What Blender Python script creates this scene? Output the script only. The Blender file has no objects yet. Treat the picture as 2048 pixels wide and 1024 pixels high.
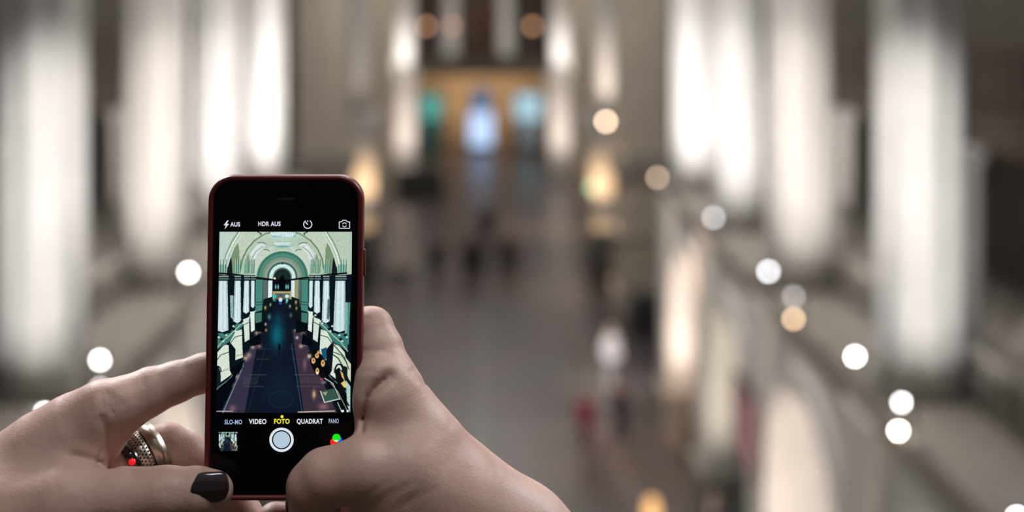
import bpy, bmesh, math, random
import numpy as np
from mathutils import Vector, Matrix

SC = bpy.context.scene
COL = SC.collection
random.seed(7)
PI = math.pi

# ------------------------------------------------------------------ camera
F = 2409.0            # focal length in pixels of the 2048 px wide frame
H = 12.5              # eye height above the hall floor (the photographer stands on a gallery)
VX = 965.0            # the hall's vanishing point sits at x = 965, y = 0
PHD = 0.538           # distance of the phone
cam = bpy.data.cameras.new('camera')
cam.sensor_width = 36
cam.lens = 36 * F / 2048
cam.shift_x = (1024 - VX) / 2048
cam.shift_y = -512 / 2048
cam.clip_start = 0.02
cam.clip_end = 400
cam.dof.use_dof = True
cam.dof.focus_distance = PHD
cam.dof.aperture_fstop = 3.78
camo = bpy.data.objects.new('camera', cam)
COL.objects.link(camo)
camo.location = (0, 0, H)
camo.rotation_euler = (PI / 2, 0, 0)
SC.camera = camo

# ------------------------------------------------------------------ world, exposure
w = bpy.data.worlds.new('world')
SC.world = w
w.use_nodes = True
w.node_tree.nodes['Background'].inputs[0].default_value = (1.0, 0.93, 0.86, 1)
w.node_tree.nodes['Background'].inputs[1].default_value = 0.14
vs = SC.view_settings
vs.view_transform = 'Standard'
vs.look = 'None'
vs.exposure = 0
vs.gamma = 1
vs.use_curve_mapping = False
try:
    SC.cycles.use_denoising = True
    SC.cycles.sample_clamp_indirect = 6
    SC.cycles.max_bounces = 6
except Exception:
    pass


def at(px, py, d):
    """pixel and distance to a point of the hall"""
    return Vector(((px - VX) / F * d, d, H - py / F * d))


def aim(o, target):
    o.rotation_euler = (Vector(target) - o.location).to_track_quat('-Z', 'Y').to_euler()


def spot(name, loc, target, power, color=(1, .95, .88), size=60, blend=.8, rad=.12):
    l = bpy.data.lights.new(name, 'SPOT')
    l.energy = power
    l.color = color
    l.spot_size = math.radians(size)
    l.spot_blend = blend
    l.shadow_soft_size = rad
    o = bpy.data.objects.new(name, l)
    COL.objects.link(o)
    o.location = loc
    aim(o, target)
    return o


def area(name, loc, target, power, sx, sy, color=(1, .95, .88)):
    l = bpy.data.lights.new(name, 'AREA')
    l.shape = 'RECTANGLE'
    l.size = sx
    l.size_y = sy
    l.energy = power
    l.color = color
    o = bpy.data.objects.new(name, l)
    COL.objects.link(o)
    o.location = loc
    aim(o, target)
    return o


# added unseen lights that model the hands from above and behind, and the hall's skylights
area('added_top_light', (0.4, 0.1, H + 2.0), (-.05, .5, H - .2), 24, 1.0, .4, (.93, .95, 1))
area('added_rim_light', (-1.6, 2.9, H + 1.7), (-.1, .5, H - .2), 110, .8, .8, (.95, .96, 1))
area('added_rim_light', (2.4, 2.4, H + 1.7), (-.1, .5, H - .2), 75, .8, .8, (.93, .95, 1))
area('skylight', (0, 32, 23), (0, 32, 0), 3600, 8, 36, (1, .96, .93))
area('skylight', (0, 76, 23), (0, 76, 0), 2600, 8, 30, (1, .93, .87))

# ------------------------------------------------------------------ materials
MATS = {}


def mat(name, color=(.5, .5, .5), rough=.6, metal=0., noise=0., nscale=8., bump=0., bscale=30., coat=0.,
        emit=None, es=1., sss=0., spec=.5, grad=None):
    if name in MATS:
        return MATS[name]
    m = bpy.data.materials.new(name)
    m.use_nodes = True
    nt = m.node_tree
    b = nt.nodes['Principled BSDF']
    b.inputs['Base Color'].default_value = (*color, 1)
    b.inputs['Roughness'].default_value = rough
    b.inputs['Metallic'].default_value = metal
    b.inputs['Specular IOR Level'].default_value = spec
    b.inputs['Coat Weight'].default_value = coat
    b.inputs['Coat Roughness'].default_value = .08
    if sss:
        b.inputs['Subsurface Weight'].default_value = sss
        b.inputs['Subsurface Radius'].default_value = (1, .35, .2)
        b.inputs['Subsurface Scale'].default_value = .004
    if emit:
        b.inputs['Emission Color'].default_value = (*emit, 1)
        b.inputs['Emission Strength'].default_value = es
    if noise or bump:
        tc = nt.nodes.new('ShaderNodeTexCoord')
    if noise:
        n = nt.nodes.new('ShaderNodeTexNoise')
        n.inputs['Scale'].default_value = nscale
        n.inputs['Detail'].default_value = 5
        r = nt.nodes.new('ShaderNodeValToRGB')
        r.color_ramp.elements[0].position = .3
        r.color_ramp.elements[1].position = .7
        r.color_ramp.elements[0].color = (*[c * (1 - noise) for c in color], 1)
        r.color_ramp.elements[1].color = (*[min(1, c * (1 + noise)) for c in color], 1)
        nt.links.new(tc.outputs['Object'], n.inputs['Vector'])
        nt.links.new(n.outputs['Fac'], r.inputs['Fac'])
        nt.links.new(r.outputs['Color'], b.inputs['Base Color'])
    if bump:
        n2 = nt.nodes.new('ShaderNodeTexNoise')
        n2.inputs['Scale'].default_value = bscale
        n2.inputs['Detail'].default_value = 4
        bp = nt.nodes.new('ShaderNodeBump')
        bp.inputs['Strength'].default_value = bump
        bp.inputs['Distance'].default_value = .3 / bscale
        nt.links.new(tc.outputs['Object'], n2.inputs['Vector'])
        nt.links.new(n2.outputs['Fac'], bp.inputs['Height'])
        nt.links.new(bp.outputs['Normal'], b.inputs['Normal'])
    MATS[name] = m
    return m


def emis(name, color, strength):
    if name in MATS:
        return MATS[name]
    m = bpy.data.materials.new(name)
    m.use_nodes = True
    nt = m.node_tree
    nt.nodes.clear()
    e = nt.nodes.new('ShaderNodeEmission')
    e.inputs[0].default_value = (*color, 1)
    e.inputs[1].default_value = strength
    o = nt.nodes.new('ShaderNodeOutputMaterial')
    nt.links.new(e.outputs[0], o.inputs[0])
    MATS[name] = m
    return m


def skin_mat():
    m = mat('skin', (.50, .30, .215), rough=.5, sss=.15, spec=.35)
    nt = m.node_tree
    b = nt.nodes['Principled BSDF']
    tc = nt.nodes.new('ShaderNodeTexCoord')

    def noise(scale, detail, strch=None):
        n = nt.nodes.new('ShaderNodeTexNoise')
        n.inputs['Scale'].default_value = scale
        n.inputs['Detail'].default_value = detail
        nt.links.new(tc.outputs['Object'], n.inputs['Vector'])
        return n
    n1 = noise(38, 3)
    r = nt.nodes.new('ShaderNodeValToRGB')
    r.color_ramp.elements[0].position = .32
    r.color_ramp.elements[1].position = .68
    r.color_ramp.elements[0].color = (.50, .305, .24, 1)
    r.color_ramp.elements[1].color = (.60, .41, .335, 1)
    nt.links.new(n1.outputs['Fac'], r.inputs['Fac'])
    nt.links.new(r.outputs['Color'], b.inputs['Base Color'])
    v = nt.nodes.new('ShaderNodeTexVoronoi')
    v.feature = 'DISTANCE_TO_EDGE'
    v.inputs['Scale'].default_value = 620
    nt.links.new(tc.outputs['Object'], v.inputs['Vector'])
    n2 = noise(160, 6)
    mx = nt.nodes.new('ShaderNodeMath')
    mx.operation = 'MULTIPLY_ADD'
    mx.inputs[1].default_value = .35
    nt.links.new(v.outputs['Distance'], mx.inputs[0])
    nt.links.new(n2.outputs['Fac'], mx.inputs[2])
    bp = nt.nodes.new('ShaderNodeBump')
    bp.inputs['Strength'].default_value = .2
    bp.inputs['Distance'].default_value = .0016
    nt.links.new(mx.outputs[0], bp.inputs['Height'])
    nt.links.new(bp.outputs['Normal'], b.inputs['Normal'])
    return m


def floor_mat():
    m = mat('polished_stone_floor', (.1, .08, .08), rough=.34, spec=.5)
    nt = m.node_tree
    b = nt.nodes['Principled BSDF']
    tc = nt.nodes.new('ShaderNodeTexCoord')
    br = nt.nodes.new('ShaderNodeTexBrick')
    br.offset = 0
    br.inputs['Color1'].default_value = (.100, .080, .082, 1)
    br.inputs['Color2'].default_value = (.088, .074, .078, 1)
    br.inputs['Mortar'].default_value = (.16, .14, .135, 1)
    br.inputs['Scale'].default_value = 1
    br.inputs['Mortar Size'].default_value = .14
    br.inputs['Brick Width'].default_value = 3.8
    br.inputs['Row Height'].default_value = 5.85
    nt.links.new(tc.outputs['Object'], br.inputs['Vector'])
    n = nt.nodes.new('ShaderNodeTexNoise')
    n.inputs['Scale'].default_value = .6
    n.inputs['Detail'].default_value = 6
    nt.links.new(tc.outputs['Object'], n.inputs['Vector'])
    mx = nt.nodes.new('ShaderNodeMix')
    mx.data_type = 'RGBA'
    mx.blend_type = 'MULTIPLY'
    mx.inputs['Factor'].default_value = .5
    nt.links.new(br.outputs['Color'], mx.inputs[6])
    nt.links.new(n.outputs['Color'], mx.inputs[7])
    nt.links.new(mx.outputs[2], b.inputs['Base Color'])
    return m


M_LIME = mat('pale_limestone', (.74, .715, .69), .75, noise=.06, nscale=2, bump=.25, bscale=14)
M_TAN = mat('tan_stone', (.50, .44, .36), .8, noise=.1, nscale=1.2, bump=.3, bscale=10)
M_GREY = mat('grey_stone', (.30, .28, .25), .8, noise=.12, nscale=1.5, bump=.3, bscale=10)
M_LEDGE = mat('weathered_stone', (.36, .325, .285), .8, noise=.15, nscale=1.5, bump=.3, bscale=10)
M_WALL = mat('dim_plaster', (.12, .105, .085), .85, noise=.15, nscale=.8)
M_WOOD = mat('dark_oak', (.060, .037, .026), .5, noise=.3, nscale=3, bump=.2, bscale=12)
M_DARK = mat('dark_metal', (.035, .033, .032), .45, noise=.1, nscale=5)
M_FLOOR = floor_mat()
M_SKIN = skin_mat()

# ------------------------------------------------------------------ mesh helpers


def link(name, me, m, parent=None, smooth=False):
    o = bpy.data.objects.new(name, me)
    COL.objects.link(o)
    if m is not None:
        me.materials.append(m)
    if smooth:
        me.polygons.foreach_set('use_smooth', [True] * len(me.polygons))
    if parent:
        o.parent = parent
    return o


def obj(name, bm, m, parent=None, smooth=False, bevel=0):
    if bevel:
        bmesh.ops.bevel(bm, geom=list(bm.edges), offset=bevel, segments=2, affect='EDGES', profile=.5)
    bmesh.ops.recalc_face_normals(bm, faces=bm.faces)
    me = bpy.data.meshes.new(name)
    bm.to_mesh(me)
    bm.free()
    return link(name, me, m, parent, smooth)


def box(bm, x0, x1, y0, y1, z0, z1):
    v = [bm.verts.new((x, y, z)) for x in (x0, x1) for y in (y0, y1) for z in (z0, z1)]
    for f in ((0, 1, 3, 2), (4, 6, 7, 5), (0, 4, 5, 1), (2, 3, 7, 6), (0, 2, 6, 4), (1, 5, 7, 3)):
        bm.faces.new([v[i] for i in f])


def BX(*a):
    bm = bmesh.new()
    box(bm, *a)
    return bm


def lathe(bm, prof, n=20, cx=0, cy=0, lobes=0, amp=0):
    rings = []
    for r, z in prof:
        ring = []
        for i in range(n):
            a = 2 * PI * i / n
            rr = r * (1 + amp * math.cos(lobes * a)) if lobes else r
            ring.append(bm.verts.new((cx + rr * math.cos(a), cy + rr * math.sin(a), z)))
        rings.append(ring)
    for a, b in zip(rings, rings[1:]):
        for i in range(n):
            bm.faces.new((a[i], a[(i + 1) % n], b[(i + 1) % n], b[i]))
    bm.faces.new(rings[0][::-1])
    bm.faces.new(rings[-1])


def thing(name, label, cat, loc=(0, 0, 0), group=None, rotz=0):
    o = bpy.data.objects.new(name, None)
    COL.objects.link(o)
    o.location = loc
    o.rotation_euler = (0, 0, rotz)
    o.empty_display_size = .2
    o['label'] = label
    o['category'] = cat
    if group:
        o['group'] = group
    return o


def tag(o, label, cat, group=None):
    o['label'] = label
    o['category'] = cat
    if group:
        o['group'] = group
    return o


def struct(name, bm, m, smooth=False):
    o = obj(name, bm, m, None, smooth)
    o['kind'] = 'structure'
    return o


def dup(root, loc, label, rotz=0):
    r = root.copy()
    COL.objects.link(r)
    r.location = loc
    r.rotation_euler = (0, 0, rotz)
    r['label'] = label
    for ch in list(root.children):
        c = ch.copy()
        COL.objects.link(c)
        c.parent = r
        for g in ch.children:
            d = g.copy()
            COL.objects.link(d)
            d.parent = c
    return r


# signed distance fields meshed by surface nets: continuous bodies and hands
def smin(a, b, k):
    h = np.clip(.5 + .5 * (b - a) / k, 0, 1)
    return b * (1 - h) + a * h - k * h * (1 - h)


def cone(P, a, b, ra, rb):
    a = np.array(a, float)
    b = np.array(b, float)
    ba = b - a
    l2 = float(ba @ ba) + 1e-12
    pa = P - a
    h = np.clip((pa @ ba) / l2, 0, 1)
    d = pa - h[..., None] * ba
    return np.sqrt((d * d).sum(-1)) - (ra + (rb - ra) * h)


def chain(P, pts, k):
    d = None
    for p, q in zip(pts, pts[1:]):
        c = cone(P, p[:3], q[:3], p[3], q[3])
        d = c if d is None else smin(d, c, k * .3)
    return d


def surface_net(fn, lo, hi, h):
    lo = np.array(lo, float)
    n = np.maximum(((np.array(hi) - lo) / h).astype(int) + 1, 3)
    xs = [lo[i] + h * np.arange(n[i]) for i in range(3)]
    D = np.empty(tuple(n), np.float32)
    for s in range(0, n[0], 24):
        e = min(n[0], s + 24)
        P = np.stack(np.meshgrid(xs[0][s:e], xs[1], xs[2], indexing='ij'), -1)
        D[s:e] = fn(P)
    # close the surface at the box's sides
    D[0] = D[-1] = h
    D[:, 0] = D[:, -1] = h
    D[:, :, 0] = D[:, :, -1] = h
    S = D < 0
    c = S[:-1, :-1, :-1]
    alls = np.ones_like(c)
    anys = np.zeros_like(c)
    for dx in (0, 1):
        for dy in (0, 1):
            for dz in (0, 1):
                t = S[dx:n[0] - 1 + dx, dy:n[1] - 1 + dy, dz:n[2] - 1 + dz]
                alls &= t
                anys |= t
    act = anys & ~alls
    idx = -np.ones(act.shape, np.int64)
    ii = np.argwhere(act)
    idx[act] = np.arange(len(ii))
    acc = np.zeros((len(ii), 3))
    cnt = np.zeros(len(ii))
    for ax in range(3):
        o = [0, 0, 0]
        for u in (0, 1):
            for v in (0, 1):
                o1 = [0, 0, 0]
                o1[(ax + 1) % 3] = u
                o1[(ax + 2) % 3] = v
                o2 = list(o1)
                o2[ax] = 1
                a = D[ii[:, 0] + o1[0], ii[:, 1] + o1[1], ii[:, 2] + o1[2]]
                b = D[ii[:, 0] + o2[0], ii[:, 1] + o2[1], ii[:, 2] + o2[2]]
                x = (a < 0) != (b < 0)
                t = np.where(x, a / np.where(x, a - b, 1), 0)
                p = np.array(o1, float)[None, :].repeat(len(ii), 0)
                p[:, ax] += t
                acc += p * x[:, None]
                cnt += x
    V = lo + h * (ii + acc / np.maximum(cnt, 1)[:, None])
    Q = []
    for ax in range(3):
        b, c_ = (ax + 1) % 3, (ax + 2) % 3
        sl0 = [slice(1, -1)] * 3
        sl0[ax] = slice(0, -1)
        sl1 = list(sl0)
        sl1[ax] = slice(1, None)
        A, B = S[tuple(sl0)], S[tuple(sl1)]
        e = np.argwhere(A != B)
        if not len(e):
            continue
        sign = A[tuple(e.T)]
        e = e + np.array([0 if i == ax else 1 for i in range(3)])

        def g(db, dc):
            q = e.copy()
            q[:, b] -= db
            q[:, c_] -= dc
            return idx[tuple(q.T)]
        q = np.stack([g(1, 1), g(0, 1), g(0, 0), g(1, 0)], 1)
        q[~sign] = q[~sign][:, ::-1]
        Q.append(q)
    Q = np.concatenate(Q)
    Q = Q[(Q >= 0).all(1)]
    return V, Q


def np_mesh(name, V, Q):
    me = bpy.data.meshes.new(name)
    me.vertices.add(len(V))
    me.vertices.foreach_set('co', V.astype(np.float32).ravel())
    me.loops.add(len(Q) * 4)
    me.loops.foreach_set('vertex_index', Q.astype(np.int32).ravel())
    me.polygons.add(len(Q))
    me.polygons.foreach_set('loop_start', np.arange(0, len(Q) * 4, 4, dtype=np.int32))
    me.update(calc_edges=True)
    me.validate()
    return me


def smooth_verts(V, Q, it=2):
    E = np.concatenate([Q[:, [0, 1]], Q[:, [1, 2]], Q[:, [2, 3]], Q[:, [3, 0]]])
    for _ in range(it):
        A = np.zeros_like(V)
        C = np.zeros(len(V))
        for k in range(3):
            A[:, k] = np.bincount(E[:, 0], V[E[:, 1], k], len(V)) + np.bincount(E[:, 1], V[E[:, 0], k], len(V))
        C = np.bincount(E[:, 0], minlength=len(V)) + np.bincount(E[:, 1], minlength=len(V))
        V = .45 * V + .55 * A / np.maximum(C, 1)[:, None]
    return V


# ================================================================== THE HALL
ZL = 7.1       # top of the ledge over the lower arcade
# the gallery the photographer stands on, its parapet and rear wall: unseen, added to cut fill from below
struct('floor_gallery', BX(-5.5, 5.5, -3.5, .95, H - 1.9, H - 1.6), M_WOOD)
struct('wall_parapet', BX(-5.5, 5.5, .75, .93, H - 1.6, H - .62), M_WOOD)
struct('wall_gallery_rear', BX(-5.5, 5.5, -3.8, -3.5, H - 1.9, H + 3), M_WALL)
struct('floor', BX(-13, 13, -1, 112, -.3, 0), M_FLOOR)
BAYS = [10.9, 16.8, 22.9, 28.7, 34.4]
for s, side in ((-1, 'left'), (1, 'right')):
    # lower arcade: piers with arches between them, one wall
    bm = bmesh.new()

    def X(a, b):
        return (min(s * a, s * b), max(s * a, s * b))
    pier_hw = .72
    for yc in BAYS:
        x0, x1 = X(5.2, 6.5)
        box(bm, x0, x1, yc - pier_hw, yc + pier_hw, 0, 6.75)
    for ya, yb in zip(BAYS, BAYS[1:]):
        a, b = ya + pier_hw, yb - pier_hw
        c, r = (a + b) / 2, (b - a) / 2
        zs = 3.5
        N = 18
        xo, xi = X(5.35, 6.4)
        prev = None
        for i in range(N + 1):
            t = PI - PI * i / N
            y, z = c + r * math.cos(t), zs + r * 1.05 * math.sin(t)
            cur = [bm.verts.new((xx, y, zz)) for xx in (xo, xi) for zz in (z, 6.75)]
            if prev:
                bm.faces.new((prev[0], cur[0], cur[1], prev[1]))
                bm.faces.new((prev[2], prev[3], cur[3], cur[2]))
                bm.faces.new((prev[0], prev[2], cur[2], cur[0]))
            prev = cur
        # raised archivolt following the arch
        for i in range(N):
            t0, t1 = PI - PI * i / N, PI - PI * (i + 1) / N
            vs_ = []
            for t in (t0, t1):
                for rr in (r + .08, r + .38):
                    for xx in X(5.2, 5.4):
                        vs_.append(bm.verts.new((xx, c + rr * math.cos(t), zs + rr * 1.05 * math.sin(t))))
            for f in ((0, 1, 3, 2), (4, 6, 7, 5), (0, 4, 5, 1), (2, 3, 7, 6), (0, 2, 6, 4), (1, 5, 7, 3)):
                bm.faces.new([vs_[k] for k in f])
    struct('wall_' + side + '_arcade', bm, M_LIME)
    # dark plinths of the piers
    for yc in BAYS:
        x0, x1 = X(5.05, 6.6)
        tr = struct('trim_plinth_' + side, BX(x0, x1, yc - .9, yc + .9, 0, 1.5), M_GREY)
    # ledge
    x0, x1 = X(5.28, 10)
    struct('trim_ledge_' + side, BX(x0, x1, 4, 36.5, 6.75, ZL), M_LEDGE)
    # outer aisle wall and the upper gallery behind the columns
    x0, x1 = X(10, 10.4)
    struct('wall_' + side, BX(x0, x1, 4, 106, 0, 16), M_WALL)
    x0, x1 = X(7.6, 10)
    struct('ceiling_gallery_' + side, BX(x0, x1, 4, 47.7, 10.3, 10.75), M_WOOD)
    # crossing pier
    bm = bmesh.new()
    x0, x1 = X(5.45, 7.4)
    box(bm, x0, x1, 47.7, 50.2, 0, 20)
    x0, x1 = X(5.3, 7.5)
    box(bm, x0, x1, 47.55, 50.3, 5.35, 5.6)
    box(bm, x0, x1, 47.55, 50.3, 3.1, 3.25)
    box(bm, x0, x1, 47.55, 50.3, 0, .9)
    struct('wall_' + side + '_crossing_pier', bm, M_TAN)
    x0, x1 = X(5.2, 7.6)
    struct('trim_pier_band_' + side, BX(x0, x1, 47.4, 50.4, 5.6, 6.4), M_GREY)
    # farther wall, gold lit pier and end pier
    x0, x1 = X(6.1, 6.5)
    struct('wall_' + side + '_far', BX(x0, x1, 60.5, 86, 0, 20), M_TAN)
    bm = bmesh.new()
    x0, x1 = X(5.2, 6.8)
    box(bm, x0, x1, 57.6, 59, 0, 6.1)
    box(bm, *X(5.0, 7.0), 57.4, 59.2, 6.1, ZL)
    struct('wall_' + side + '_far_pier', bm, M_LIME)
    bm = bmesh.new()
    box(bm, *X(4.85, 7.0), 86, 88, 0, 6.6)
    box(bm, *X(4.6, 7.1), 85.7, 88.1, 6.6, 7.3)
    struct('wall_' + side + '_end_pier', bm, M_LIME)
    bm = bmesh.new()
    box(bm, *X(6.4, 6.8), 88, 106, 0, 20)
    struct('wall_' + side + '_end_room', bm, M_WALL)

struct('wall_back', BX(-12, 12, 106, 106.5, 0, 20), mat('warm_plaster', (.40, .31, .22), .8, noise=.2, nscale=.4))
struct('trim_end_balcony', BX(-6.4, 6.4, 96, 97, 6.5, 8.0), M_WALL)
struct('trim_end_panelling', BX(-6.4, 6.4, 105.8, 106, 7, 20), M_WOOD)
struct('ceiling_end_balcony', BX(-6.4, 6.4, 97, 106, 6.6, 6.98), M_WOOD)

# columns: clustered shaft, base and capital
ordn = ['nearest', 'second', 'third', 'fourth', 'fifth']


def make_column(label):
    t = thing('column', label, 'column', group='tall pale columns on the arcade ledge')
    bm = bmesh.new()
    prof = [(.56, .4), (.57, 2.0), (.56, 5), (.55, 9.5), (.54, 12.0)]
    lathe(bm, prof, 64, lobes=8, amp=.07)
    obj('shaft', bm, M_LIME, t, True)
    bm = bmesh.new()
    box(bm, -.72, .72, -.72, .72, 0, .14)
    lathe(bm, [(.70, .14), (.72, .18), (.70, .24), (.63, .27), (.63, .31), (.65, .35), (.62, .39), (.57, .42)], 40)
    obj('column_base', bm, M_GREY, t, True)
    bm = bmesh.new()
    lathe(bm, [(.56, 12.0), (.6, 12.1), (.58, 12.3), (.78, 13.0), (.84, 13.1), (.84, 13.3)], 40)
    obj('capital', bm, M_LIME, t, True)
    return t


def make_half(label):
    t = thing('wall_pilaster', label, 'pilaster', group='slimmer shafts under the upper gallery')
    bm = bmesh.new()
    lathe(bm, [(.34, .0), (.34, .3), (.27, .4), (.26, 2.9), (.34, 3.05), (.36, 3.2)], 28, lobes=6, amp=.05)
    obj('shaft', bm, M_LIME, t, True)
    return t


col0 = half0 = None
COLS = BAYS[1:]
for s, side in ((-1, 'left'), (1, 'right')):
    for i, yc in enumerate(COLS):
        lb = '%s tall pale fluted column from the viewer on the %s side' % (ordn[i], side)
        xx = {16.8: 6.08, 22.9: 6.02, 28.7: 6.07, 34.4: 6.02}[yc] * s
        if s < 0:
            xx = {16.8: -6.12, 22.9: -6.22, 28.7: -6.35, 34.4: -6.25}[yc]
        if col0 is None:
            col0 = make_column(lb)
            col0.location = (xx, yc, ZL)
        else:
            dup(col0, (xx, yc, ZL), lb)
        lb = 'slim dim shaft behind the %s tall column on the %s side' % (ordn[i], side)
        if half0 is None:
            half0 = make_half(lb)
            half0.location = (s * 7.22, yc + 1.3, ZL)
        else:
            dup(half0, (s * 7.22, yc + 1.3, ZL), lb)
    dup(col0, (6.12 * s, 58.3, ZL), 'far dim column just past the broad plain pier on the %s side' % side)
    # far pair beside the end room, broader: two shafts each
    dup(col0, (5.55 * s, 86.9, 7.3), 'inner of the two brightly lit far columns left of the end wall' if s < 0 else 'inner of the two brightly lit far columns right of the end wall')
    dup(col0, (6.55 * s, 86.9, 7.3), 'outer of the two brightly lit far columns left of the end wall' if s < 0 else 'outer of the two brightly lit far columns right of the end wall')

# upper gallery balustrades: one length of dark oak railing per bay
for s, side in ((-1, 'left'), (1, 'right')):
    edges = [8.0] + [y + .2 for y in COLS] + [47.5]
    for i, (a, b) in enumerate(zip(edges, edges[1:])):
        t = thing('gallery_railing', ('dark oak gallery railing, %s length from the viewer, high on the %s side' % (ordn[i], side)),
                  'railing', (s * 7.6, a, 10.75), 'dark oak railings of the upper gallery')
        bm = bmesh.new()
        L = b - a
        box(bm, -.08, .08, 0, L, .95, 1.1)
        obj('handrail', bm, M_WOOD, t)
        bm = bmesh.new()
        box(bm, -.14, .06, 0, L, -.48, .12)
        obj('fascia', bm, M_WOOD, t)
        bm = bmesh.new()
        k = int(L / .5)
        for j in range(k):
            y = (j + .5) * L / k
            box(bm, -.05, .05, y - .2, y + .2, .12, .95)
        obj('balusters', bm, M_WOOD, t)['label'] = 'dark oak baluster panels'

# ledge balustrades, low stone parapets between the columns
for s, side in ((-1, 'left'), (1, 'right')):
    edges = BAYS
    for i, (a, b) in enumerate(zip(edges, edges[1:])):
        t = thing('stone_balustrade', 'low grey stone balustrade, %s bay from the viewer, on the %s ledge' % (ordn[i], side),
                  'balustrade', (s * 6.55, a + .9, ZL), 'low stone balustrades behind the columns')
        L = b - a - 1.8
        obj('coping', BX(-.14, .14, 0, L, .75, .9), M_GREY, t)
        bm = bmesh.new()
        k = 9
        for j in range(k):
            lathe(bm, [(.09, 0), (.06, .1), (.1, .35), (.05, .6), (.09, .75)], 10, 0, (j + .5) * L / k)
        obj('balusters', bm, M_GREY, t, True)

# ------------------------------------------------------------------ floodlights and lamps on the ledge
def make_flood(name, label, px, py, xh, col, target, group, dpx=9.0, cat='lamp'):
    """a small round lamp: xh is the distance of its mounting line from the hall's axis"""
    d = F * xh / (px - VX)
    p = at(px, py, d)
    r = dpx * d / F / 2
    t = thing(name, label, cat, p, group)
    bm = bmesh.new()
    bmesh.ops.create_uvsphere(bm, u_segments=18, v_segments=10, radius=r)
    k = (50.0 / dpx) ** 2 * target
    e = emis('lamp_glow_%d_%d' % (px, py), col, k)
    obj('bulb', bm, e, t, True)
    bm = bmesh.new()
    R_ = Matrix.Rotation(-PI / 2, 4, 'X')
    lathe(bm, [(r * 1.25, 0), (r * 1.25, r * 1.6), (r * .6, r * 2.2)], 18)
    bmesh.ops.rotate(bm, cent=(0, 0, 0), matrix=R_, verts=bm.verts)
    bmesh.ops.translate(bm, vec=(0, r * .3, 0), verts=bm.verts)
    obj('housing', bm, M_DARK, t, True)
    zfoot = ZL - p.z
    bm = bmesh.new()
    sx = 1 if xh > 0 else -1
    al = .5 if p.y > 45 else .16
    box(bm, 0 if sx > 0 else -al, al if sx > 0 else 0, r * .9, r * 1.4, -.02, .02)
    if zfoot < -.02 and p.y < 45:
        box(bm, min(.11 * sx, .16 * sx), max(.11 * sx, .16 * sx), r * .9, r * 1.4, zfoot, 0)
    obj('bracket', bm, M_DARK, t)
    return t


G = 'small lamps along the arcade ledges'
make_flood('floodlight', 'cream lamp disc in front of the warm far column right of centre', 1212, 243, 5.1, (1, .72, .48), .85, G)
make_flood('floodlight', 'dim tan lamp disc at the foot of the broad pier on the right', 1315, 355, 5.25, (1, .72, .50), .30, G)
make_flood('floodlight', 'pale grey lamp disc below the two farther bright columns on the right', 1427, 435, 5.25, (.95, .93, .95), .36, G)
make_flood('floodlight', 'white lamp disc at the left foot of the third column from the right', 1537, 543, 5.25, (.96, .96, 1), .75, G)
make_flood('floodlight', 'dim grey lamp disc, upper of the pair beneath the middle right column', 1587, 593, 5.25, (.85, .8, .8), .24, G)
make_flood('floodlight', 'peach lamp disc, lower of the pair beneath the middle right column', 1587, 638, 5.2, (1, .66, .40), .6, G)
make_flood('floodlight', 'brilliant white lamp disc left of the foot of the nearest right column', 1710, 713, 5.25, (1, 1, .98), 1.6, G)
make_flood('floodlight', 'white lamp disc, upper of the pair under the nearest right column', 1803, 805, 5.25, (1, .98, .97), 1.0, G)
make_flood('floodlight', 'yellow rimmed white lamp disc, lower of the pair at far right', 1797, 862, 5.2, (1, .92, .78), 1.8, G)
make_flood('floodlight', 'white lamp disc cut by the bottom right corner', 2033, 1034, 5.2, (1, 1, .98), 1.5, G)
make_flood('floodlight', 'bright white lamp disc just left of the phone', 377, 545, -5.25, (1, 1, .99), 1.2, G)
make_flood('floodlight', 'bright white lamp disc above the index finger of the left hand', 200, 720, -5.25, (1, .99, .95), 1.2, G)
make_flood('floodlight', 'dim pinkish lamp disc half hidden by the left hand', 200, 776, -5.2, (.9, .78, .78), .5, G)
make_flood('floodlight', 'white lamp disc at the left edge above the back of the hand', 90, 826, -5.25, (1, 1, .96), 1.3, G)
# end room lamps
for px, lb, k in ((853, 'left orange lamp above the end balcony', .30), (904, 'second orange lamp from the left above the end balcony', .22),
                  (1065, 'right orange lamp above the end balcony', .30)):
    p = at(px, 52, 95.5)
    t = thing('globe_lamp', lb, 'lamp', p, 'orange lamps above the end balcony')
    bm = bmesh.new()
    bmesh.ops.create_uvsphere(bm, u_segments=18, v_segments=10, radius=.22)
    obj('globe', bm, emis('globe_glow_%d' % px, (1, .52, .28), 15 * k / .3 * .24), t, True)
    obj('lamp_pole', BX(-.03, .03, .5, .56, 8.0 - p.z, .0), M_DARK, t)
    obj('arm', BX(-.03, .03, 0, .56, -.03, .03), M_DARK, t)
# green exit light
p = at(1187, 375, 49.4)
t = thing('exit_light', 'small dim green light on the right in front of the golden wall', 'sign light', (4.5, 49.4, 0))
bm = bmesh.new()
bmesh.ops.create_uvsphere(bm, u_segments=16, v_segments=8, radius=.13)
bmesh.ops.translate(bm, vec=(0, 0, p.z), verts=bm.verts)
obj('green_lamp', bm, emis('green_glow', (.45, .9, .5), 2.8), t, True)
obj('post', BX(-.04, .04, .1, .18, 0, p.z + .1), M_DARK, t)
obj('foot', BX(-.25, .25, -.1, .4, 0, .05), M_DARK, t)

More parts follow.
